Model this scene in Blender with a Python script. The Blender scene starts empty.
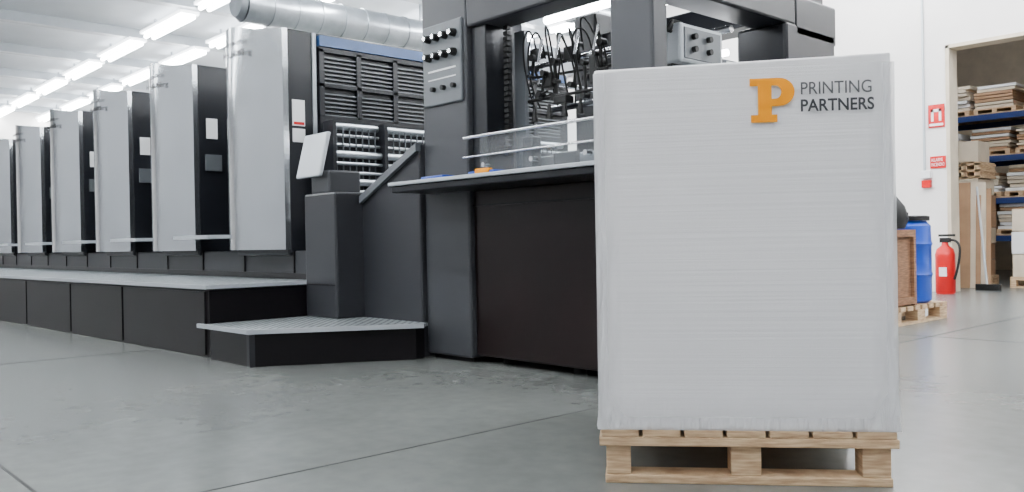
import bpy, bmesh, math, random
from mathutils import Vector, Matrix
random.seed(4)
H = 0.72   # every length below is given in multiples of the camera height (0.72 m)

# ------------------------------------------------------------------ materials
def mat(name, col, rough=0.5, metal=0.0, nscale=8.0, namt=0.12, bump=0.0, bscale=None, emit=None, coat=0.0, spec=None):
    m = bpy.data.materials.new(name); m.use_nodes = True
    nt = m.node_tree; b = nt.nodes['Principled BSDF']
    tc = nt.nodes.new('ShaderNodeTexCoord')
    n = nt.nodes.new('ShaderNodeTexNoise'); n.inputs['Scale'].default_value = nscale
    n.inputs['Detail'].default_value = 5
    nt.links.new(tc.outputs['Object'], n.inputs['Vector'])
    r = nt.nodes.new('ShaderNodeValToRGB')
    r.color_ramp.elements[0].position = 0.3; r.color_ramp.elements[1].position = 0.7
    r.color_ramp.elements[0].color = [c*(1-namt) for c in col]+[1]
    r.color_ramp.elements[1].color = [min(1, c*(1+namt)) for c in col]+[1]
    nt.links.new(n.outputs['Fac'], r.inputs['Fac'])
    nt.links.new(r.outputs['Color'], b.inputs['Base Color'])
    b.inputs['Roughness'].default_value = rough
    b.inputs['Metallic'].default_value = metal
    if spec is not None: b.inputs['Specular IOR Level'].default_value = spec
    if coat: b.inputs['Coat Weight'].default_value = coat
    if bump:
        n2 = nt.nodes.new('ShaderNodeTexNoise'); n2.inputs['Scale'].default_value = bscale or nscale*3
        n2.inputs['Detail'].default_value = 6
        nt.links.new(tc.outputs['Object'], n2.inputs['Vector'])
        bp = nt.nodes.new('ShaderNodeBump'); bp.inputs['Strength'].default_value = bump
        bp.inputs['Distance'].default_value = 0.02
        nt.links.new(n2.outputs['Fac'], bp.inputs['Height'])
        nt.links.new(bp.outputs['Normal'], b.inputs['Normal'])
    if emit:
        b.inputs['Emission Color'].default_value = (*emit[0], 1)
        b.inputs['Emission Strength'].default_value = emit[1]
    return m

def wood_mat(name, c1, c2):
    m = mat(name, c1, 0.75, 0, 10, .1)
    nt = m.node_tree; b = nt.nodes['Principled BSDF']
    tc = nt.nodes.new('ShaderNodeTexCoord'); mp = nt.nodes.new('ShaderNodeMapping')
    mp.inputs['Scale'].default_value = (3, 3, 30)
    w = nt.nodes.new('ShaderNodeTexNoise'); w.inputs['Scale'].default_value = 4; w.inputs['Detail'].default_value = 8
    r = nt.nodes.new('ShaderNodeValToRGB')
    r.color_ramp.elements[0].position = .35; r.color_ramp.elements[1].position = .65
    r.color_ramp.elements[0].color = (*c1, 1); r.color_ramp.elements[1].color = (*c2, 1)
    nt.links.new(tc.outputs['Object'], mp.inputs['Vector']); nt.links.new(mp.outputs['Vector'], w.inputs['Vector'])
    nt.links.new(w.outputs['Fac'], r.inputs['Fac']); nt.links.new(r.outputs['Color'], b.inputs['Base Color'])
    return m

def tread_mat():
    m = mat('tread_plate', (.30, .33, .35), .38, .5, 20, .2)
    nt = m.node_tree; b = nt.nodes['Principled BSDF']
    tc = nt.nodes.new('ShaderNodeTexCoord')
    mp = nt.nodes.new('ShaderNodeMapping'); mp.inputs['Rotation'].default_value = (0, 0, math.radians(45))
    mp.inputs['Scale'].default_value = (1, 1, 0)
    v = nt.nodes.new('ShaderNodeTexVoronoi'); v.inputs['Scale'].default_value = 22; v.inputs['Randomness'].default_value = .12
    nt.links.new(tc.outputs['Object'], mp.inputs['Vector']); nt.links.new(mp.outputs['Vector'], v.inputs['Vector'])
    bp = nt.nodes.new('ShaderNodeBump'); bp.inputs['Strength'].default_value = .9; bp.inputs['Distance'].default_value = .012
    bp.invert = True
    nt.links.new(v.outputs['Distance'], bp.inputs['Height']); nt.links.new(bp.outputs['Normal'], b.inputs['Normal'])
    r = nt.nodes.new('ShaderNodeValToRGB')
    r.color_ramp.elements[0].position = .28; r.color_ramp.elements[1].position = .5
    r.color_ramp.elements[0].color = (.58, .63, .65, 1); r.color_ramp.elements[1].color = (.08, .09, .095, 1)
    nt.links.new(v.outputs['Distance'], r.inputs['Fac']); nt.links.new(r.outputs['Color'], b.inputs['Base Color'])
    return m

def floor_mat():
    m = bpy.data.materials.new('polished_concrete'); m.use_nodes = True
    nt = m.node_tree; b = nt.nodes['Principled BSDF']
    L = nt.links.new
    tc = nt.nodes.new('ShaderNodeTexCoord')
    def noise(sc, det, ro=.5, dist=0):
        n = nt.nodes.new('ShaderNodeTexNoise'); n.inputs['Scale'].default_value = sc; n.inputs['Detail'].default_value = det
        n.inputs['Roughness'].default_value = ro; n.inputs['Distortion'].default_value = dist
        L(tc.outputs['Object'], n.inputs['Vector']); return n
    def ramp(src, p0, c0, p1, c1):
        r = nt.nodes.new('ShaderNodeValToRGB'); r.color_ramp.elements[0].position = p0; r.color_ramp.elements[1].position = p1
        r.color_ramp.elements[0].color = (*c0, 1); r.color_ramp.elements[1].color = (*c1, 1)
        L(src, r.inputs['Fac']); return r
    def mul(a, c):
        mx = nt.nodes.new('ShaderNodeMixRGB'); mx.blend_type = 'MULTIPLY'; mx.inputs['Fac'].default_value = 1
        L(a, mx.inputs[1]); L(c, mx.inputs[2]); return mx.outputs['Color']
    big = noise(.7, 4, .5); sm = noise(14, 8); mid = noise(3.0, 4, .5)
    r1 = ramp(big.outputs['Fac'], .2, (.118, .126, .122), .8, (.178, .186, .176))
    r2 = ramp(sm.outputs['Fac'], .25, (.90, .90, .90), .75, (1.07, 1.07, 1.07))
    r3 = ramp(mid.outputs['Fac'], .2, (.88, .88, .88), .75, (1.06, 1.06, 1.06))
    L(mul(mul(r1.outputs['Color'], r2.outputs['Color']), r3.outputs['Color']), b.inputs['Base Color'])
    b.inputs['Roughness'].default_value = .27
    bp = nt.nodes.new('ShaderNodeBump'); bp.inputs['Strength'].default_value = .04; bp.inputs['Distance'].default_value = .01
    L(sm.outputs['Fac'], bp.inputs['Height']); L(bp.outputs['Normal'], b.inputs['Normal'])
    return m

def paper_mat():
    m = mat('wrapped_paper', (.83, .815, .825), .34, 0, 1.5, .02)
    nt = m.node_tree; b = nt.nodes['Principled BSDF']
    tc = nt.nodes.new('ShaderNodeTexCoord')
    mp = nt.nodes.new('ShaderNodeMapping'); mp.inputs['Scale'].default_value = (.6, .6, 90)
    n = nt.nodes.new('ShaderNodeTexNoise'); n.inputs['Scale'].default_value = 1; n.inputs['Detail'].default_value = 3
    nt.links.new(tc.outputs['Object'], mp.inputs['Vector']); nt.links.new(mp.outputs['Vector'], n.inputs['Vector'])
    n2 = nt.nodes.new('ShaderNodeTexNoise'); n2.inputs['Scale'].default_value = 5; n2.inputs['Detail'].default_value = 2
    nt.links.new(tc.outputs['Object'], n2.inputs['Vector'])
    ad = nt.nodes.new('ShaderNodeMath'); ad.operation = 'ADD'
    mu = nt.nodes.new('ShaderNodeMath'); mu.operation = 'MULTIPLY'; mu.inputs[1].default_value = 2.5
    nt.links.new(n2.outputs['Fac'], mu.inputs[0]); nt.links.new(n.outputs['Fac'], ad.inputs[0]); nt.links.new(mu.outputs[0], ad.inputs[1])
    bp = nt.nodes.new('ShaderNodeBump'); bp.inputs['Strength'].default_value = .13; bp.inputs['Distance'].default_value = .012
    nt.links.new(ad.outputs[0], bp.inputs['Height']); nt.links.new(bp.outputs['Normal'], b.inputs['Normal'])
    return m

def film_mat(name, gloss=.12, tint=(1, 1, 1), rough=.12, bump=.6, edge=False):
    m = bpy.data.materials.new(name); m.use_nodes = True
    nt = m.node_tree; nt.nodes.clear()
    o = nt.nodes.new('ShaderNodeOutputMaterial'); t = nt.nodes.new('ShaderNodeBsdfTransparent')
    t.inputs['Color'].default_value = (*tint, 1)
    p = nt.nodes.new('ShaderNodeBsdfPrincipled'); p.inputs['Base Color'].default_value = (.88, .88, .90, 1)
    p.inputs['Roughness'].default_value = rough
    mx = nt.nodes.new('ShaderNodeMixShader'); mx.inputs[0].default_value = gloss
    tc = nt.nodes.new('ShaderNodeTexCoord')
    if bump:
        mp = nt.nodes.new('ShaderNodeMapping'); mp.inputs['Scale'].default_value = (16, 16, 2.4)
        n = nt.nodes.new('ShaderNodeTexNoise'); n.inputs['Scale'].default_value = 2; n.inputs['Detail'].default_value = 4
        n.inputs['Distortion'].default_value = 1.0
        nt.links.new(tc.outputs['Object'], mp.inputs['Vector']); nt.links.new(mp.outputs['Vector'], n.inputs['Vector'])
        bp = nt.nodes.new('ShaderNodeBump'); bp.inputs['Strength'].default_value = bump; bp.inputs['Distance'].default_value = .03
        nt.links.new(n.outputs['Fac'], bp.inputs['Height']); nt.links.new(bp.outputs['Normal'], p.inputs['Normal'])
    if edge:
        s = nt.nodes.new('ShaderNodeSeparateXYZ'); nt.links.new(tc.outputs['Object'], s.inputs[0])
        ab = nt.nodes.new('ShaderNodeMath'); ab.operation = 'ABSOLUTE'; nt.links.new(s.outputs['X'], ab.inputs[0])
        r = nt.nodes.new('ShaderNodeMapRange'); r.inputs['From Min'].default_value = .35; r.inputs['From Max'].default_value = .425
        r.inputs['To Min'].default_value = gloss; r.inputs['To Max'].default_value = .45
        nt.links.new(ab.outputs[0], r.inputs['Value'])
        r2 = nt.nodes.new('ShaderNodeMapRange'); r2.inputs['From Min'].default_value = .11; r2.inputs['From Max'].default_value = 0
        r2.inputs['To Min'].default_value = 0; r2.inputs['To Max'].default_value = .35
        nt.links.new(s.outputs['Z'], r2.inputs['Value'])
        a = nt.nodes.new('ShaderNodeMath'); a.operation = 'ADD'
        nt.links.new(r.outputs[0], a.inputs[0]); nt.links.new(r2.outputs[0], a.inputs[1]); nt.links.new(a.outputs[0], mx.inputs[0])
    nt.links.new(t.outputs[0], mx.inputs[1]); nt.links.new(p.outputs[0], mx.inputs[2]); nt.links.new(mx.outputs[0], o.inputs[0])
    return m

M = dict(
    silver=mat('brushed_silver', (.55, .58, .605), .17, .95, 3, .04),
    char=mat('charcoal_paint', (.008, .009, .012), .34, 0, 3, .1, spec=.3),
    dgrey=mat('dark_grey_paint', (.024, .025, .029), .40, 0, 3, .08, spec=.3),
    dgrey2=mat('graphite_paint', (.038, .040, .045), .40, 0, 3, .08, spec=.3),
    skirt=mat('skirt_paint', (.008, .007, .008), .35, 0, 3, .1, spec=.25),
    mgrey=mat('mid_grey_paint', (.10, .11, .12), .42, .1, 3, .06),
    lgrey=mat('light_grey_paint', (.44, .47, .50), .32, .2, 3, .05),
    black=mat('black_panel', (.005, .004, .005), .3, 0, 2, .2, spec=.2),
    brownblack=mat('pile_panel', (.009, .005, .005), .28, 0, 2, .2, spec=.22),
    rubber=mat('black_rubber', (.007, .007, .007), .55, spec=.3),
    chrome=mat('chrome', (.75, .76, .78), .18, 1, 3, .03),
    blue=mat('blue_trim', (.015, .06, .18), .4),
    tread=tread_mat(), floor=floor_mat(), paper=paper_mat(),
    wall=mat('white_plaster', (.80, .765, .745), .8, 0, 2, .03, .05, 30),
    wallfar=mat('darkened_plaster', (.32, .32, .33), .8, 0, 2, .05),  # unseen walls, greyed to give the silver panels a reflected gradient
    ceil=mat('ceiling_panel', (.70, .73, .76), .7, 0, 2, .04),
    steel=mat('galvanised_duct', (.42, .45, .48), .30, .8, 5, .15),
    reflector=mat('lamp_reflector', (.9, .9, .9), .4, 0, 3, 0, emit=((.92, .96, 1.0), 5)),
    tube=mat('tube_glow', (1, 1, 1), .5, 0, 3, 0, emit=((.95, .98, 1.0), 60)),
    tube2=mat('machine_and_fill_glow', (1, 1, 1), .5, 0, 3, 0, emit=((.92, .95, 1.0), 40)),  # hood tube, plus the added fill tubes
    wood=wood_mat('pine_wood', (.37, .23, .125), (.64, .46, .28)),
    dwood=wood_mat('dark_plywood', (.15, .07, .033), (.28, .14, .07)),
    orange=mat('orange_print', (.86, .30, .001), .5, 0, 3, .01, spec=.1),
    ink=mat('grey_print', (.05, .05, .055), .5, 0, 3, .02, spec=.1),
    ink2=mat('light_grey_print', (.10, .10, .105), .5, 0, 3, .02, spec=.1),
    bplastic=mat('blue_plastic', (.002, .05, .40), .3, 0, 3, .06),
    red=mat('red_paint', (.46, .004, .006), .3, 0, 3, .05, spec=.3),
    white=mat('white_label', (.8, .8, .8), .5, 0, 3, .02),
    card=mat('cardboard', (.34, .20, .11), .8, 0, 4, .15),
    cream=mat('paper_ream', (.60, .51, .39), .7, 0, 4, .1),
    rackblue=mat('rack_blue', (.006, .025, .13), .4),
    dark=mat('joint_filler', (.02, .02, .02), .8),
    glass=film_mat('clear_glass', .06, (.93, .96, .97), .03, 0),
    film=film_mat('plastic_film', .06, (1, 1, 1), .10, 1.0, True),
)

# ------------------------------------------------------------------ builders
def root(name, loc=(0, 0, 0), rot=0.0):
    e = bpy.data.objects.new(name, None); e.empty_display_size = .1
    bpy.context.collection.objects.link(e)
    e.location = Vector(loc)*H; e.rotation_euler = (0, 0, rot)
    e['local'] = bool(rot != 0.0)
    return e

def finish(me, name, parent, material, bevel=0, smooth=False):
    ob = bpy.data.objects.new(name, me); bpy.context.collection.objects.link(ob)
    me.materials.append(material)
    if smooth:
        for p in me.polygons: p.use_smooth = True
        try: me.set_sharp_from_angle(angle=math.radians(40))
        except Exception: pass
    if parent is not None:
        ob.parent = parent
        if not parent['local']:
            ob.matrix_parent_inverse = Matrix.Translation(-parent.location)
    if bevel:
        bv = ob.modifiers.new('b', 'BEVEL'); bv.width = bevel*H; bv.segments = 2; bv.limit_method = 'ANGLE'
    return ob

def boxes(parent, name, m, lst, bevel=0):
    bm = bmesh.new()
    for (x0, x1, y0, y1, z0, z1) in lst:
        vs = [bm.verts.new((x*H, y*H, z*H)) for x in (x0, x1) for y in (y0, y1) for z in (z0, z1)]
        for f in ((0, 1, 3, 2), (4, 6, 7, 5), (0, 4, 5, 1), (2, 3, 7, 6), (0, 2, 6, 4), (1, 5, 7, 3)):
            bm.faces.new([vs[i] for i in f])
    bmesh.ops.recalc_face_normals(bm, faces=bm.faces)
    me = bpy.data.meshes.new(name); bm.to_mesh(me); bm.free()
    return finish(me, name, parent, m, bevel)

def cyls(parent, name, m, lst, seg=20):
    """(p0,p1,r[,r1])"""
    bm = bmesh.new()
    for c in lst:
        p0, p1, r = Vector(c[0])*H, Vector(c[1])*H, c[2]*H
        r1 = (c[3] if len(c) > 3 else c[2])*H
        d = p1-p0; q = d.to_track_quat('Z', 'Y').to_matrix().to_4x4()
        mt = Matrix.Translation((p0+p1)/2) @ q
        bmesh.ops.create_cone(bm, cap_ends=True, segments=seg, radius1=r, radius2=r1, depth=d.length, matrix=mt)
    me = bpy.data.meshes.new(name); bm.to_mesh(me); bm.free()
    return finish(me, name, parent, m, smooth=True)

def prism(parent, name, m, pts, axis, a, b, bevel=0):
    bm = bmesh.new()
    def mk(p, t):
        if axis == 'z': return (p[0]*H, p[1]*H, t*H)
        if axis == 'y': return (p[0]*H, t*H, p[1]*H)
        return (t*H, p[0]*H, p[1]*H)
    v0 = [bm.verts.new(mk(p, a)) for p in pts]; v1 = [bm.verts.new(mk(p, b)) for p in pts]
    bm.faces.new(v0); bm.faces.new(v1[::-1])
    n = len(pts)
    for i in range(n): bm.faces.new((v0[i], v1[i], v1[(i+1) % n], v0[(i+1) % n]))
    bmesh.ops.recalc_face_normals(bm, faces=bm.faces)
    me = bpy.data.meshes.new(name); bm.to_mesh(me); bm.free()
    return finish(me, name, parent, m, bevel)

def lathe(parent, name, m, prof, c, seg=32):
    bm = bmesh.new(); rings = []
    for (r, z) in prof:
        rings.append([bm.verts.new(((c[0]+r*math.cos(2*math.pi*i/seg))*H, (c[1]+r*math.sin(2*math.pi*i/seg))*H, (c[2]+z)*H)) for i in range(seg)])
    for a, b in zip(rings, rings[1:]):
        for i in range(seg): bm.faces.new((a[i], a[(i+1) % seg], b[(i+1) % seg], b[i]))
    bm.faces.new(rings[0][::-1]); bm.faces.new(rings[-1])
    me = bpy.data.meshes.new(name); bm.to_mesh(me); bm.free()
    return finish(me, name, parent, m, smooth=True)

def hose(parent, name, m, pts, r):
    cu = bpy.data.curves.new(name, 'CURVE'); cu.dimensions = '3D'; cu.bevel_depth = r*H; cu.bevel_resolution = 3
    s = cu.splines.new('NURBS'); s.points.add(len(pts)-1)
    for i, p in enumerate(pts): s.points[i].co = (p[0]*H, p[1]*H, p[2]*H, 1)
    s.use_endpoint_u = True; s.order_u = 3
    ob = bpy.data.objects.new(name, cu); bpy.context.collection.objects.link(ob); cu.materials.append(m)
    if parent is not None:
        ob.parent = parent
        if not parent['local']: ob.matrix_parent_inverse = Matrix.Translation(-parent.location)
    return ob

def label(parent, name, m, body, x, y, z, w, h, rz=0, bold=0):
    cu = bpy.data.curves.new(name, 'FONT'); cu.body = body; cu.extrude = 0; cu.offset = bold
    cu.materials.append(m)
    ob = bpy.data.objects.new(name, cu); bpy.context.collection.objects.link(ob)
    bpy.context.view_layer.update()
    dx, dy = max(ob.dimensions.x, .01), max(ob.dimensions.y, .01)
    ob.scale = (w*H/dx, h*H/dy, 1)
    ob.rotation_euler = (math.pi/2, 0, rz); ob.location = (x*H, y*H, z*H)
    if parent is not None:
        ob.parent = parent
        if not parent['local']: ob.matrix_parent_inverse = Matrix.Translation(-parent.location)
    return ob

# ------------------------------------------------------------------ room shell
WY = 15.6; CZ = 6.25; XL = -36; XR = 7; YF = -6
fl = boxes(None, 'floor', M['floor'], [(XL, XR, YF, 26, -.1, 0)])
fl['local'] = True
jl = [(-3.46-5.2*k-.007, -3.46-5.2*k+.007, YF, WY, -.01, .0015) for k in range(-1, 6)] + \
     [(XL, XR, y-.007, y+.007, -.01, .0015) for y in (.93, 8.9-.2)]
boxes(fl, 'expansion_joints', M['dark'], jl)
boxes(None, 'ceiling', M['ceil'], [(XL, XR, YF, 26, CZ, CZ+.1)])
DX0, DX1, DZ = -5.86, -1.5, 4.25
boxes(None, 'wall_back', M['wall'], [(XL, DX0, WY, WY+.3, 0, CZ), (DX1, XR, WY, WY+.3, 0, CZ), (DX0, DX1, WY, WY+.3, DZ, CZ)])
boxes(None, 'wall_left', M['wall'], [(XL-.2, XL, YF, 26, 0, CZ)])
boxes(None, 'wall_right', M['wallfar'], [(XR, XR+.2, YF, 26, 0, CZ)])
boxes(None, 'wall_front', M['wallfar'], [(XL, XR, YF-.2, YF, 0, CZ)])
boxes(None, 'wall_storage', M['cream'], [(XL, XR, 25.8, 26, 0, CZ), (-12.2, -12, WY+.3, 25.8, 0, CZ)])
boxes(None, 'trim_door', M['cream'], [(DX0-.01, DX0+.05, WY-.03, WY+.33, 0, DZ), (DX0-.01, DX1, WY-.03, WY+.33, DZ-.05, DZ+.01)])
boxes(None, 'trim_ceiling', M['lgrey'], [(x, x+.25, YF, WY, CZ-.22, CZ-.002) for x in [XL+1+3.4*i for i in range(13)]])

# lamps
rows = [(-3.0, 5.9), (1.6, 5.9), (7.35, 5.9), (8.9, 5.9), (11.8, 5.9), (14.4, 5.9)]
for (ry, rz) in rows:
    for k in range(13):
        x0 = 3.6-3.1*k
        if x0 < XL+.5: continue
        if ry < 2 and k > 9: continue
        r = root('fluorescent_lamp', (x0-1.1, ry, rz))
        boxes(r, 'housing', M['reflector'], [(x0-2.3, x0+.1, ry-.20, ry+.20, rz+.06, rz+.12)])
        boxes(r, 'hanger', M['steel'], [(x0-1.9, x0-1.86, ry-.02, ry+.02, rz+.12, CZ), (x0-.34, x0-.3, ry-.02, ry+.02, rz+.12, CZ)])
        cyls(r, 'tube', M['tube'], [((x0-2.25, ry-.09, rz), (x0+.05, ry-.09, rz), .045), ((x0-2.25, ry+.09, rz), (x0+.05, ry+.09, rz), .045)], 8)
for (lx, ly) in ((-5.5, 18.2), (-7.5, 19.2)):  # unseen lamps added to brighten the storage room
    r = root('fluorescent_lamp', (lx, ly, 5.2))
    boxes(r, 'housing', M['white'], [(lx-1.1, lx+1.1, ly-.11, ly+.11, 5.27, 5.34)])
    cyls(r, 'tube', M['tube2'], [((lx-1, ly, 5.2), (lx+1, ly, 5.2), .06)], 8)
    boxes(r, 'hanger', M['steel'], [(lx-.02, lx+.02, ly-.02, ly+.02, 5.34, CZ)])

# ducts
for (x, z, rr, y0, y1) in [(-14.8, 5.42, .32, 7.0, WY), (-11.6, 5.55, .26, 4.3, WY)]:
    d = root('ventilation_duct', (x, (y0+y1)/2, z))
    cyls(d, 'pipe', M['steel'], [((x, y0, z), (x, y1, z), rr)], 32)
    cyls(d, 'end_cap', M['steel'], [((x, y0-.02, z), (x, y0-.12, z), rr, rr*.8)], 32)
    cyls(d, 'seams', M['steel'], [((x, y0+.5*i, z), (x, y0+.5*i+.05, z), rr+.018) for i in range(int((y1-y0)/.5))], 32)
    boxes(d, 'straps', M['steel'], [(x-.02, x+.02, yy, yy+.04, z+rr, CZ) for yy in (y0+1, y0+4, 13.5)])

# ------------------------------------------------------------------ printing press
P = root('offset_printing_press', (-15, 6, 0))
TX0, TW, TS = -9.353, 1.25, 2.30
N = 9
for n in range(N):
    a = TX0-TS*n; b = a+TW
    seg = 18; bm = bmesh.new(); cols = []
    for i in range(seg+1):
        t = i/seg; x = a+(b-a)*t
        y = 4.26-.24*(1-abs(2*t-1)**2.0)
        zt = 3.30+.07*math.sin(math.pi*min(1, t*1.15+.1)) - .05*t
        cols.append([bm.verts.new((x*H, y*H, .965*H)), bm.verts.new((x*H, y*H, zt*H)),
                     bm.verts.new((x*H, 4.32*H, .965*H)), bm.verts.new((x*H, 4.32*H, zt*H))])
    for c0, c1 in zip(cols, cols[1:]):
        bm.faces.new((c0[0], c1[0], c1[1], c0[1])); bm.faces.new((c0[1], c1[1], c1[3], c0[3])); bm.faces.new((c0[0], c0[2], c1[2], c1[0]))
    for c in (cols[0], cols[-1]): bm.faces.new((c[0], c[1], c[3], c[2]))
    bmesh.ops.recalc_face_normals(bm, faces=bm.faces)
    me = bpy.data.meshes.new('tower_door'); bm.to_mesh(me); bm.free()
    finish(me, 'tower_door', P, M['silver'], smooth=True)
    boxes(P, 'unit_housing', M['char'], [(a+.02, b, 4.3, 8.5, .9, 3.26)], .03)
    boxes(P, 'unit_link', M['char'], [(b-.02, b+TS-TW+.04, 4.9, 8.3, .9, 2.3)] if n else [(b-.02, b+.01, 4.9, 8.3, .9, 2.3)])
    if n:
        boxes(P, 'tray', M['lgrey'], [(b+.02, b+TS-TW-.04, 3.98, 4.4, 1.10, 1.14)])
        cyls(P, 'inking_rollers', M['mgrey'], [((b+.2, 5.0, 2.5), (b+.2, 8.2, 2.5), .14), ((b+.6, 5.0, 2.6), (b+.6, 8.2, 2.6), .12)])
        boxes(P, 'notice', M['white'], [(b+.001, b+.012, 4.42, 4.56, 2.35, 2.60)])
        boxes(P, 'door_handle', M['mgrey'], [(b, b+.04, 4.4, 4.6, 1.95, 2.15)])
    label(P, 'nameplate', M['black'], 'Heidelberg', a+.40, 4.01, 3.02, .50, .085, 0, .02)
    label(P, 'nameplate_line', M['black'], 'speedmaster', a+.40, 4.01, 3.14, .45, .065, 0, .01)
boxes(P, 'base_frame', M['dgrey'], [(-30, -7.7, 4.35, 8.4, 0, .95)], .02)
boxes(P, 'base_vents', M['black'], [(-30, -7.7, 4.33, 4.4, .66, .72)])
boxes(P, 'base_seams', M['black'], [(x, x+.02, 4.335, 4.4, .66, .95) for x in [-8.1-1.15*i for i in range(16)]])
E = TX0+TW
sl = []
for (z0, z1) in ((2.72, 3.05), (2.38, 2.68)):
    k = int((z1-z0)/.045)
    for i in range(k): sl.append((E, E+.035, 4.72, 8.3, z0+.045*i, z0+.045*i+.014))
boxes(P, 'louvre_slats', M['mgrey'], sl)
boxes(P, 'louvre_mullions', M['char'], [(E-.01, E+.05, y, y+.06, 2.36, 3.08) for y in (4.66, 5.12, 5.6, 6.1, 6.6, 7.2, 7.8)] +
      [(E-.01, E+.05, 4.66, 8.4, 3.05, 3.10), (E-.01, E+.05, 4.66, 8.4, 2.68, 2.72), (E-.01, E+.05, 4.66, 8.4, 2.33, 2.38)])
boxes(P, 'blue_strip', M['blue'], [(E-.01, E+.06, 4.66, 8.4, 3.11, 3.22)])
boxes(P, 'edge_trim', M['lgrey'], [(E-.01, E+.02, 4.60, 4.64, 1.2, 3.24)])
rr_ = []
for i in range(10):
    rr_.append(((E+.15+.02*i, 4.7, 2.26-.10*i), (E+.15+.02*i, 8.2, 2.26-.10*i), .018 if i % 3 else .038))
cyls(P, 'delivery_rollers', M['steel'], rr_)
gm = [(E+.20, E+.215, 4.75+.08*i, 4.76+.08*i, 1.3, 2.24) for i in range(42)]
boxes(P, 'guard_mesh', M['mgrey'], gm)
boxes(P, 'roller_guard', M['char'], [(E+.1, E+.3, y, y+.04, 1.3, 2.3) for y in (4.66, 5.3, 6.0, 6.8, 7.6)])
boxes(P, 'guard_backing', M['char'], [(E, E+.05, 4.66, 8.4, 1.2, 2.33)])
boxes(P, 'notice_sheet', M['white'], [(E+.001, E+.012, 4.36, 4.50, 2.25, 2.52), (E+.001, E+.012, 4.36, 4.50, 2.08, 2.22)])
boxes(P, 'red_tag', M['red'], [(E+.012, E+.016, 4.37, 4.49, 2.26, 2.29)])
prism(P, 'delivery_slope', M['dgrey'], [(-7.95, 0), (-6.1, 0), (-6.1, 1.88), (-7.22, 1.37), (-7.95, 1.25)], 'y', 4.5, 7.2, .015)
prism(P, 'slope_trim', M['mgrey'], [(-6.1, 1.88), (-7.22, 1.37), (-7.22, 1.30), (-6.1, 1.81)], 'y', 4.46, 4.52)
boxes(P, 'slope_handle', M['lgrey'], [(-7.12, -7.06, 4.46, 4.51, 1.18, 1.27)])
boxes(P, 'operator_column', M['dgrey'], [(-7.6, -7.02, 4.2, 4.6, .31, 1.50)], .02)
boxes(P, 'column_cap', M['dgrey2'], [(-7.55, -7.2, 4.25, 4.6, 1.50, 1.72)], .02)
c = boxes(P, 'console_plate', M['lgrey'], [(-7.70, -7.26, 4.16, 4.21, 1.66, 2.10)], .015)
mesh = c.data
for v in mesh.vertices:
    z = v.co.z/H-1.64
    v.co.y += .30*z*H*1.0; v.co.x -= .10*z*H
boxes(P, 'column_door_seam', M['black'], [(-7.57, -7.05, 4.195, 4.21, .62, .63)])

# ------------------------------------------------------------------ walkway and low step
W = root('press_walkway', (-15, 3.8, 0))
prism(W, 'tread', M['tread'], [(-7.6, 3.2), (-7.6, 4.36), (-30, 4.36), (-30, 2.1), (-13.3, 2.93)], 'z', .625, .655)
prism(W, 'edge_strip', M['lgrey'], [(-7.59, 3.19), (-7.59, 4.36), (-7.62, 4.36), (-7.62, 3.23), (-13.3, 2.96), (-30, 2.13), (-30, 2.09), (-13.3, 2.92)], 'z', .622, .658)
prism(W, 'skirt', M['black'], [(-7.63, 3.24), (-7.63, 4.36), (-30, 4.36), (-30, 2.14), (-13.3, 2.97)], 'z', .0, .61)
def wy(x): return 3.24-(.27/5.67)*(-7.63-x)
xs = [-7.66, -9.6, -11.2, -12.9, -14.8, -17, -19.5, -22, -25]
for x0, x1 in zip(xs, xs[1:]):
    prism(W, 'skirt_panel', M['skirt'], [(x0-.03, wy(x0)-.02), (x1+.03, wy(x1)-.02), (x1+.03, wy(x1)+.05), (x0-.03, wy(x0)+.05)], 'z', .02, .595)

S = root('access_step', (-6.9, 3.9, 0))
sp = [(-7.66, 3.14), (-6.70, 3.16), (-5.96, 4.40), (-6.02, 4.5), (-7.59, 4.5), (-7.59, 3.19), (-7.66, 3.19)]
prism(S, 'tread', M['tread'], sp, 'z', .285, .31)
sq = [(-7.655, 3.13), (-6.69, 3.15), (-5.94, 4.40), (-6.0, 4.41), (-6.72, 3.18), (-7.655, 3.16)]
prism(S, 'edge_strip', M['lgrey'], sq, 'z', .278, .314)
prism(S, 'skirt', M['black'], [(-7.5, 3.19), (-6.74, 3.20), (-6.06, 4.40), (-6.06, 4.49), (-7.5, 4.49)], 'z', 0, .275)
boxes(S, 'skirt_corner', M['dgrey'], [(-6.76, -6.71, 3.18, 3.23, 0, .27)])

# ------------------------------------------------------------------ delivery unit (open portal)
D = root('sheet_delivery_unit', (-4.8, 5.8, 0))
boxes(D, 'left_cabinet', M['dgrey2'], [(-6.1, -5.49, 4.55, 5.2, .04, 3.45)], .02)
boxes(D, 'cabinet_plinth', M['black'], [(-6.05, -5.52, 4.6, 5.15, 0, .05)])
boxes(D, 'left_rear_post', M['dgrey'], [(-6.1, -5.8, 6.5, 6.97, 0, 3.3)], .02)
boxes(D, 'inner_post', M['char'], [(-5.49, -5.30, 4.6, 4.9, 1.45, 3.3)], .01)
boxes(D, 'pile_housing', M['brownblack'], [(-5.49, -3.56, 4.6, 6.9, .06, 1.44)], .02)
boxes(D, 'housing_seams', M['black'], [(-5.49, -3.56, 4.592, 4.61, 1.30, 1.315)])
cyls(D, 'levelling_feet', M['rubber'], [((x, y, 0), (x, y, .1), .05) for x in (-5.3, -4.5, -3.75) for y in (4.8, 6.7)])
boxes(D, 'front_beam', M['dgrey'], [(-5.49, -3.5, 4.55, 4.85, 2.78, 3.35)], .02)
boxes(D, 'roof', M['char'], [(-6.0, -3.5, 4.6, 6.3, 3.25, 3.38)])
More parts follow.
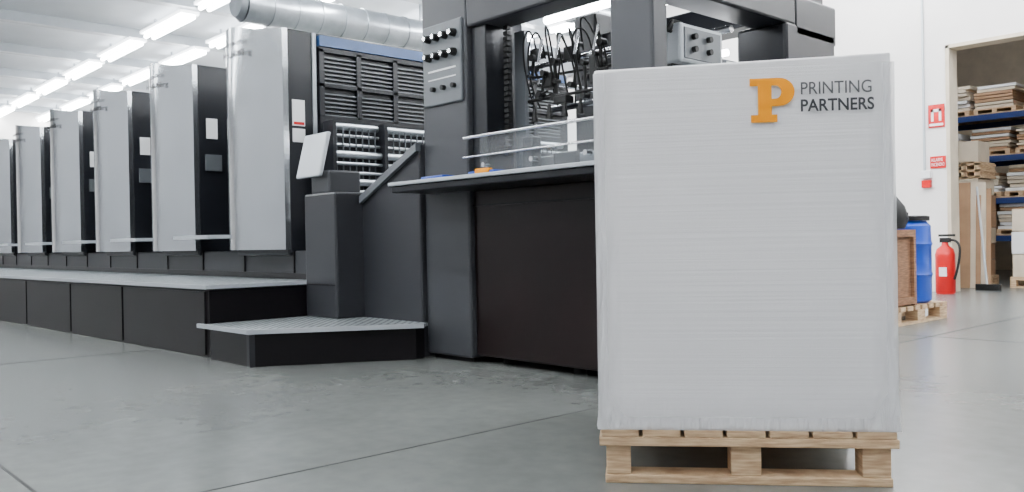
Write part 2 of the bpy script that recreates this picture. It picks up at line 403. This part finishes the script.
boxes(D, 'corner_post', M['dgrey2'], [(-3.93, -3.56, 4.55, 4.72, 1.44, 3.3)], .02)
boxes(D, 'side_beam', M['char'], [(-3.8, -3.5, 4.7, 6.3, 2.68, 3.3), (-3.8, -3.5, 6.3, 6.97, 2.6, 2.93)], .02)
boxes(D, 'rear_post', M['char'], [(-3.95, -3.5, 6.15, 6.95, 0.05, 2.7)], .03)
boxes(D, 'rear_beam', M['char'], [(-6.0, -3.6, 6.6, 6.95, 2.85, 3.1)], .02)
boxes(D, 'ledge', M['char'], [(-6.02, -3.5, 4.14, 4.62, 1.43, 1.485)], .012)
boxes(D, 'ledge_top', M['lgrey'], [(-6.04, -3.5, 4.12, 4.62, 1.485, 1.515)], .006)
boxes(D, 'blue_tray', M['bplastic'], [(-5.75, -5.45, 4.25, 4.45, 1.515, 1.55), (-5.1, -4.8, 4.22, 4.4, 1.515, 1.545)], .01)
boxes(D, 'orange_tool', M['orange'], [(-5.0, -4.85, 4.2, 4.26, 1.52, 1.56)], .01)
boxes(D, 'paper_slips', M['white'], [(-4.7, -4.3, 4.2, 4.5, 1.516, 1.525)])
boxes(D, 'glass_guard', M['glass'], [(-5.28, -3.95, 4.50, 4.515, 1.53, 1.86)])
cyls(D, 'guard_rails', M['chrome'], [((-5.48, 4.5, 1.86), (-3.93, 4.5, 1.86), .014), ((-5.48, 4.49, 1.70), (-3.93, 4.49, 1.70), .009)], 12)
cyls(D, 'guard_studs', M['chrome'], [((x, 4.46, 1.62), (x, 4.52, 1.62), .02) for x in (-5.2, -4.65, -4.1)], 12)
boxes(D, 'guard_edge', M['lgrey'], [(-5.28, -3.95, 4.49, 4.52, 1.525, 1.545)])
boxes(D, 'knob_plate', M['mgrey'], [(-6.06, -5.53, 4.525, 4.56, 2.18, 2.88)], .015)
kb = [((-5.96+.115*i, 4.53, 2.76-.16*j), (-5.96+.115*i, 4.47, 2.76-.16*j), .036, .030) for i in range(4) for j in range(2)]
kb += [((-5.9+.14*i, 4.53, 2.32), (-5.9+.14*i, 4.49, 2.32), .022) for i in range(3)]
cyls(D, 'knobs', M['rubber'], kb, 14)
cyls(D, 'knob_caps', M['chrome'], [((k[0][0], 4.471, k[0][2]), (k[0][0], 4.462, k[0][2]), .022) for k in kb[:8]], 10)
boxes(D, 'knob_legend', M['white'], [(-5.98, -5.6, 4.522, 4.527, 2.47, 2.485), (-5.98, -5.6, 4.522, 4.527, 2.40, 2.41)])
cyls(D, 'hood_lamp_and_fill', M['tube2'], [((-5.25, 5.25, 2.90), (-4.3, 5.25, 2.90), .035), ((-5.2, 6.4, 2.6), (-4.2, 6.4, 2.6), .03)], 12)  # second tube is added to brighten the interior behind the glass
boxes(D, 'hood_lamp_body', M['lgrey'], [(-5.3, -4.25, 5.18, 5.34, 2.94, 3.0)])
ch = []
for i in range(26): ch.append((-5.22, -5.17, 4.72, 4.76, 1.7+.045*i, 1.7+.045*i+.03))
boxes(D, 'chain', M['rubber'], ch)
boxes(D, 'sprocket_plates', M['mgrey'], [(-5.28, -5.16, 4.9, 4.94, 1.5, 2.75), (-4.1, -3.95, 4.9, 4.94, 1.5, 2.75)])
boxes(D, 'far_rail', M['lgrey'], [(-5.8, -4.0, 6.7, 6.8, 1.9, 2.0), (-5.8, -4.0, 6.7, 6.8, 2.3, 2.36)])
boxes(D, 'far_guides', M['mgrey'], [(-5.1, -5.0, 6.5, 6.6, 1.5, 2.8), (-4.6, -4.5, 6.5, 6.6, 1.5, 2.8)])
cyls(D, 'cross_shafts', M['chrome'], [((-5.3, 5.0, 2.45), (-3.7, 5.0, 2.45), .022), ((-5.3, 5.35, 2.15), (-3.7, 5.35, 2.15), .03), ((-5.3, 5.7, 2.6), (-3.7, 5.7, 2.6), .03),
      ((-5.0, 4.9, 2.3), (-5.0, 6.7, 2.3), .02), ((-4.2, 4.9, 2.3), (-4.2, 6.7, 2.3), .02)], 12)
rg = random.Random(11)
lk = []; jt = []
for i in range(16):
    x = -5.12+.068*i
    z0 = 2.42+rg.uniform(-.08, .12); z1 = z0-rg.uniform(.12, .36); x1 = x+rg.uniform(-.12, .12)
    y0 = 4.88+rg.uniform(0, .2)
    lk.append(((x, y0, z0), (x1, y0+.03, z1), rg.uniform(.008, .016)))
    jt += [((x, y0-.03, z0), (x, y0+.03, z0), rg.uniform(.018, .034)), ((x1, y0-.02, z1), (x1, y0+.05, z1), rg.uniform(.014, .028))]
    if i % 3 == 0: lk.append(((x1, y0, z1), (x1+rg.uniform(.05, .14), y0, z1+rg.uniform(-.03, .05)), .010))
lk += [((-5.15, 4.93, 2.16), (-4.1, 4.93, 2.16), .014), ((-5.15, 4.98, 2.36), (-4.1, 4.98, 2.32), .012)]
cyls(D, 'gripper_links', M['rubber'], lk, 10)
cyls(D, 'gripper_joints', M['rubber'], jt, 14)
boxes(D, 'gripper_blocks', M['rubber'], [(-5.1, -5.02, 4.9, 5.0, 2.5, 2.58), (-4.95, -4.86, 4.9, 5.0, 2.24, 2.36), (-4.82, -4.68, 4.88, 4.98, 2.09, 2.15), (-4.72, -4.62, 4.9, 5.0, 2.42, 2.53), (-4.45, -4.38, 4.9, 5.0, 2.2, 2.42)], .01)
cyls(D, 'suction_cups', M['rubber'], [((-5.05+.17*i, 4.9, 1.98), (-5.05+.17*i, 4.9, 2.10), .03, .012) for i in range(5)], 12)
cyls(D, 'springs', M['chrome'], [((-4.95+.2*i, 4.85, 2.44), (-4.9+.2*i, 4.85, 2.62), .012) for i in range(5)], 8)
for i in range(9):
    x = -5.1+.085*i; k = rg.uniform(-.2, .3)
    hose(D, 'air_hose', M['rubber'], [(x, 5.0, 2.5), (x+.04, 4.9, 2.64+rg.uniform(0, .14)), (x+k*.6, 4.86, 2.62+rg.uniform(0, .1)), (x+k, 4.92, 2.35+rg.uniform(-.1, .1)), (x+k*.6, 5.0, 2.1)], .008)
boxes(D, 'sheet_table', M['steel'], [(-5.25, -3.75, 5.0, 6.5, 1.50, 1.70)], .01)
boxes(D, 'joggers', M['dgrey2'], [(-5.1, -4.98, 4.8, 4.9, 1.55, 1.85), (-4.3, -4.2, 4.8, 4.9, 1.55, 1.85), (-4.8, -4.55, 4.85, 4.9, 1.6, 1.70)], .01)
boxes(D, 'control_box', M['lgrey'], [(-3.98, -3.62, 4.94, 5.46, 2.24, 2.52)], .02)
boxes(D, 'control_box_face', M['mgrey'], [(-3.622, -3.612, 4.98, 5.42, 2.27, 2.49)], .004)
cyls(D, 'control_box_knobs', M['rubber'], [((-3.615, y, z), (-3.58, y, z), .022) for y in (5.08, 5.26) for z in (2.43, 2.34)], 14)
boxes(D, 'control_box_stand', M['rubber'], [(-3.9, -3.7, 4.95, 5.4, 1.44, 2.24)])
boxes(D, 'side_modules', M['mgrey'], [(-4.5, -4.1, 5.6, 6.1, 2.1, 2.5), (-3.9, -3.7, 5.55, 6.1, 2.0, 2.36)], .02)
boxes(D, 'side_display', M['white'], [(-3.705, -3.69, 5.62, 6.0, 2.25, 2.34)])
for i in range(3):
    hose(D, 'cable', M['rubber'], [(-3.75, 4.8, 2.68-.02*i), (-3.7, 4.86+.05*i, 2.4), (-3.68, 4.95, 2.58), (-3.72, 5.0+.1*i, 2.5)], .014)

# ------------------------------------------------------------------ stack of wrapped paper on pallet
ang = math.radians(40.3)
base = (-1.923, 3.02, 0)
hw = .587; dep = 1.5
PL = root('wooden_pallet', base, ang)
bl = []
for xc, w in ((-hw+.075, .10), (0, .12), (hw-.08, .11)):
    for y in (.02, dep/2-.06, dep-.14):
        bl.append((xc-w/2, xc+w/2, y, y+.12, .035, .155))
boxes(PL, 'blocks', M['wood'], bl, .004)
boxes(PL, 'bottom_boards', M['wood'], [(-hw+.02, hw-.02, .015, .15, 0, .034), (-hw+.02, hw-.02, dep-.15, dep-.01, 0, .034), (-hw+.02, hw-.02, dep/2-.06, dep/2+.07, 0, .034)], .004)
boxes(PL, 'cross_boards', M['wood'], [(-hw-.002, hw+.002, y, y+.14, .156, .192) for y in (.0, dep/2-.07, dep-.14)], .004)
nb = 7; bw = (2*hw+.004)/nb
boxes(PL, 'deck_boards', M['wood'], [(-hw-.002+bw*i+.008, -hw-.002+bw*(i+1)-.008, .003, dep, .193, .222) for i in range(nb)], .004)

ST = root('wrapped_paper_stack', (base[0], base[1], .2235), ang)
bm = bmesh.new()
bmesh.ops.create_cube(bm, size=1)
hs = 1.487
for v in bm.verts:
    x = (hw-.004)*2*v.co.x; y = (v.co.y+.5)*(dep-.02)+.01; z = (v.co.z+.5)*hs
    if z > .1: z += .012*(x/hw)
    v.co = (x*H, y*H, z*H)
bmesh.ops.subdivide_edges(bm, edges=bm.edges, cuts=14, use_grid_fill=True)
for v in bm.verts:
    z = v.co.z/H; x = v.co.x/H
    v.co.y += .002*H*math.sin(z*9+x*3)
    v.co.x += .0025*H*math.sin(z*7+1)
bmesh.ops.recalc_face_normals(bm, faces=bm.faces)
me = bpy.data.meshes.new('sheets'); bm.to_mesh(me); bm.free()
finish(me, 'sheets', ST, M['paper'], .008, True)
sk = bmesh.new(); ring = []
path = []
n = 60
for i in range(n+1): path.append((-hw-.002+(2*hw+.004)*i/n, .002))
for i in range(1, n+1): path.append((hw+.002, .002+(dep+.000)*i/n))
for i in range(1, n+1): path.append((hw+.002-(2*hw+.004)*i/n, dep+.002))
for i in range(1, n): path.append((-hw-.002, dep+.002-(dep+.000)*i/n))
levels = [.0, .02, .05, .09, .15, .3, .6, .9, 1.2, 1.40, 1.46]
for li, z in enumerate(levels):
    rr = []
    for j, (x, y) in enumerate(path):
        w = .005*math.sin(j*1.7+li)*(1 if z < .1 else .3)
        s = 1+(abs(w)/hw) + (.008 if z < .03 else 0)
        rr.append(sk.verts.new((x*s*H, (y+(-abs(w) if y < .1 else w))*H, z*H)))
    ring.append(rr)
for a, b in zip(ring, ring[1:]):
    for j in range(len(a)): sk.faces.new((a[j], a[(j+1) % len(a)], b[(j+1) % len(a)], b[j]))
me = bpy.data.meshes.new('stretch_film'); sk.to_mesh(me); sk.free()
finish(me, 'stretch_film', ST, M['film'], 0, True)
x0 = -hw+.004
TY = -.0025
def slab_P(x, z, w, h):
    cu = bpy.data.curves.new('logo_letter', 'CURVE'); cu.dimensions = '2D'; cu.fill_mode = 'BOTH'; cu.extrude = 0
    out = [(.02, 1), (.60, 1)]
    for i in range(1, 12):
        t = math.pi/2-math.pi*i/12; out.append((.66+.34*math.cos(t), .68+.32*math.sin(t)))
    out += [(.60, .36), (.50, .36), (.50, .17), (.62, .17), (.62, 0), (.04, 0), (.04, .17), (.20, .17), (.20, .83), (.02, .83)]
    inn = [(.50, .83), (.58, .83)]
    for i in range(1, 10):
        t = math.pi/2-math.pi*i/10; inn.append((.58+.13*math.cos(t), .68+.15*math.sin(t)))
    inn += [(.58, .53), (.50, .53)]
    for pts in (out, inn):
        s = cu.splines.new('POLY'); s.points.add(len(pts)-1); s.use_cyclic_u = True
        for i, p in enumerate(pts): s.points[i].co = (p[0]*w*H, p[1]*h*H, 0, 1)
    cu.materials.append(M['orange'])
    ob = bpy.data.objects.new('logo_letter', cu); bpy.context.collection.objects.link(ob)
    ob.parent = ST; ob.rotation_euler = (math.pi/2, 0, 0); ob.location = (x*H, TY*H, z*H)
slab_P(x0+.614, 1.457-.220, .178, .176)
label(ST, 'logo_text', M['ink2'], 'PRINTING', x0+.812, TY, 1.563-.220, .270, .050, 0, .004)
label(ST, 'logo_text', M['ink'], 'PARTNERS', x0+.812, TY, 1.496-.220, .280, .050, 0, .022)

# ------------------------------------------------------------------ right side: second pallet, crate, barrel
P2 = root('wooden_pallet', (-4.55, 10.0, 0))
a, b2, c0, c1 = -5.2, -4.08, 9.3, 10.76
boxes(P2, 'blocks', M['wood'], [(x, x+.14, y, y+.2, .03, .15) for x in (a, (a+b2)/2-.07, b2-.14) for y in (c0, (c0+c1)/2-.1, c1-.2)])
boxes(P2, 'boards', M['wood'], [(x, x+.14, c0, c1, 0, .03) for x in (a, (a+b2)/2-.07, b2-.14)] + [(a, b2, y, y+.13, .15, .2) for y in [c0+.19*i for i in range(8)] if y < c1-.1])
CR = root('wooden_crate', (-4.6, 9.65, .203))
boxes(CR, 'walls', M['dwood'], [(-5.1, -4.14, 9.36, 9.97, .203, 1.05)], .01)
boxes(CR, 'battens', M['dwood'], [(-4.15, -4.10, 9.36, 9.42, .203, 1.06), (-4.15, -4.10, 9.90, 9.96, .203, 1.06), (-4.15, -4.10, 9.42, 9.90, .98, 1.06), (-4.15, -4.10, 9.42, 9.90, .22, .30), (-5.1, -4.12, 9.34, 9.37, 1.0, 1.06)])
BG = root('black_waste_bag', (-4.42, 9.7, 1.055))
lathe(BG, 'bag', M['rubber'], [(.05, 0), (.26, .01), (.30, .12), (.26, .26), (.17, .38), (.07, .44), (.11, .50)], (-4.38, 9.68, 1.062), 14)
BR = root('blue_barrel', (-4.46, 10.35, .203))
lathe(BR, 'drum', M['bplastic'], [(.31, 0), (.345, .03), (.35, .30), (.365, .33), (.35, .36), (.35, .66), (.365, .69), (.35, .72), (.345, .90), (.30, .95), (.30, .97)], (-4.46, 10.35, .203))
lathe(BR, 'lid', M['rubber'], [(.335, 0), (.335, .05), (.30, .06)], (-4.46, 10.35, 1.165))
cyls(BR, 'bungs', M['rubber'], [((-4.46, 10.2, 1.22), (-4.46, 10.2, 1.27), .05), ((-4.46, 10.5, 1.22), (-4.46, 10.5, 1.27), .05)])
FE = root('fire_extinguisher', (-5.74, 15.1, 0))
lathe(FE, 'cylinder', M['red'], [(.14, 0), (.155, .03), (.155, .66), (.13, .75), (.06, .81), (.05, .86)], (-5.74, 15.1, 0), 24)
boxes(FE, 'label', M['white'], [(-5.78, -5.66, 14.935, 14.95, .3, .45)])
boxes(FE, 'valve', M['rubber'], [(-5.81, -5.66, 15.05, 15.15, .86, .94), (-5.84, -5.58, 15.08, 15.12, .96, 1.0)])
hose(FE, 'hose', M['rubber'], [(-5.68, 15.1, .9), (-5.48, 15.05, .92), (-5.48, 15.0, .5), (-5.56, 15.0, .25)], .02)
FS = root('fire_hose_sign', (-6.0, WY-.01, 3.06))
boxes(FS, 'plate', M['red'], [(-6.17, -5.90, WY-.02, WY-.001, 2.86, 3.26)])
boxes(FS, 'pictogram', M['white'], [(-6.12, -6.08, WY-.026, WY-.019, 2.97, 3.18), (-5.99, -5.95, WY-.026, WY-.019, 2.97, 3.18), (-6.12, -5.95, WY-.026, WY-.019, 3.13, 3.18), (-6.15, -5.92, WY-.026, WY-.019, 2.89, 2.93)])
FS2 = root('fire_alarm_sign', (-5.97, WY-.01, 2.2))
boxes(FS2, 'plate', M['red'], [(-6.15, -5.89, WY-.02, WY-.001, 2.15, 2.36)])
label(FS2, 'lettering', M['white'], 'ALLARME\nINCENDIO', -6.13, WY-.022, 2.27, .22, .14)
AL = root('alarm_call_point', (-6.24, WY-.05, 1.93))
boxes(AL, 'housing', M['white'], [(-6.29, -6.12, WY-.10, WY-.001, 1.98, 2.12)], .01)
boxes(AL, 'button_box', M['red'], [(-6.28, -6.13, WY-.09, WY-.001, 1.82, 1.95)], .01)
boxes(AL, 'conduit', M['lgrey'], [(-6.26, -6.23, WY-.04, WY-.001, 2.12, CZ-.02)])

# ------------------------------------------------------------------ storage room
RK = root('storage_rack', (-5.5, 20.5, 0))
boxes(RK, 'uprights', M['rackblue'], [(x, x+.12, y, y+.12, 0, 4.6) for x in (-9.4, -5.55, -1.7) for y in (20, 21.4)])
boxes(RK, 'beams', M['rackblue'], [(-9.4, -1.6, y, y+.06, z-.12, z) for z in (.95, 1.75, 2.65, 3.55) for y in (19.97, 21.5)])
boxes(RK, 'decks', M['wood'], [(-9.4, -1.6, 20, 21.5, z+.001, z+.03) for z in (.95, 1.75, 2.65, 3.55)])
for z in (.99, 1.79, 2.69, 3.59):
    x = -9.2
    while x < -2.4:
        w = random.uniform(.6, 1.0); hgt = random.uniform(.38, .58)
        g = root('palletised_paper', (x+w/2, 20.6, z))
        boxes(g, 'pallet', M['wood'], [(x, x+w, 20.05, 21.2, z+.07, z+.1)] + [(x+t, x+t+.09, 20.05, 21.2, z, z+.07) for t in (0, w/2-.045, w-.09)])
        k = random.randint(3, 7)
        for i in range(k):
            o = random.uniform(-.03, .05)
            boxes(g, 'bundle', M[random.choice(['cream', 'cream', 'card', 'white'])], [(x+.03+o, x+w-.05+o, 20.1+o, 21.1, z+.1+hgt/k*i, z+.1+hgt/k*(i+1)-.015)], .005)
        x += w+random.uniform(.06, .14)
def pile(name, x, y, w, d, zt, mats, n):
    g = root(name, (x+w/2, y+d/2, 0))
    boxes(g, 'pallet', M['wood'], [(x, x+w, y, y+d, .14, .2), (x, x+w, y, y+d, 0, .03)] + [(x+t, x+t+.1, y+s, y+s+.12, .03, .14) for t in (0, w/2-.05, w-.1) for s in (0, d/2, d-.12)])
    for i in range(n):
        z0 = .2+(zt-.2)*i/n; o = random.uniform(-.02, .02)
        boxes(g, 'layer', M[mats[i % len(mats)]], [(x+.03+o, x+w-.03+o, y+.03, y+d-.03, z0, z0+(zt-.2)/n-.015)], .008)
pile('cardboard_stack', -6.55, 17.3, .62, .9, 2.05, ['card', 'card', 'cream'], 6)
pile('cardboard_stack', -5.45, 17.3, 1.1, 1.0, 1.45, ['cream', 'white', 'cream'], 3)
g = root('crate_stack', (-6.2, 17.7, 2.06))
boxes(g, 'slats', M['wood'], [(-6.52, -5.92, 17.32, 18.1, 2.045+.12*i, 2.085+.12*i) for i in range(3)] + [(x, x+.1, 17.32, 18.1, 2.05, 2.35) for x in (-6.5, -6.27, -6.04)])
boxes(g, 'cartons', M['cream'], [(-6.5, -6.0, 17.4, 18.0, 2.36, 2.75)], .01)
g = root('leaning_cardboard_sheets', (-6.2, 17.05, 0))
for i in range(5):
    y = 16.9+.055*i; x = -6.42+.07*i
    prism(g, 'sheet', M['card'] if i % 2 == 0 else M['cream'], [(y, 0), (y+.025, 0), (y+.125, 1.95-.12*(i % 3)), (y+.10, 1.95-.12*(i % 3))], 'x', x, x+.42)
BM = root('push_broom', (-5.6, 16.4, 0))
cyls(BM, 'handle', M['lgrey'], [((-5.52, 16.35, .1), (-5.80, 16.75, 1.85), .018)], 10)
boxes(BM, 'head', M['rubber'], [(-5.7, -5.3, 16.3, 16.4, .0, .11)], .01)

# ------------------------------------------------------------------ camera
cam = bpy.data.cameras.new('camera'); co = bpy.data.objects.new('camera', cam); bpy.context.collection.objects.link(co)
cam.sensor_width = 36; cam.lens = 860/1024*36; cam.clip_start = .02; cam.clip_end = 200
f = Vector((-.7376, .675, -.00465)).normalized()
r0 = Vector((.675, .7376, 0)).normalized()
u0 = r0.cross(f).normalized()
rho = .018
up = u0*math.cos(rho)+r0*math.sin(rho); rt = r0*math.cos(rho)-u0*math.sin(rho)
mw = Matrix((( rt.x, up.x, -f.x, 0), (rt.y, up.y, -f.y, 0), (rt.z, up.z, -f.z, H), (0, 0, 0, 1)))
co.matrix_world = mw
bpy.context.scene.camera = co
w = bpy.data.worlds.new('world'); bpy.context.scene.world = w; w.use_nodes = True
w.node_tree.nodes['Background'].inputs[0].default_value = (.6, .65, .7, 1)
w.node_tree.nodes['Background'].inputs[1].default_value = .3
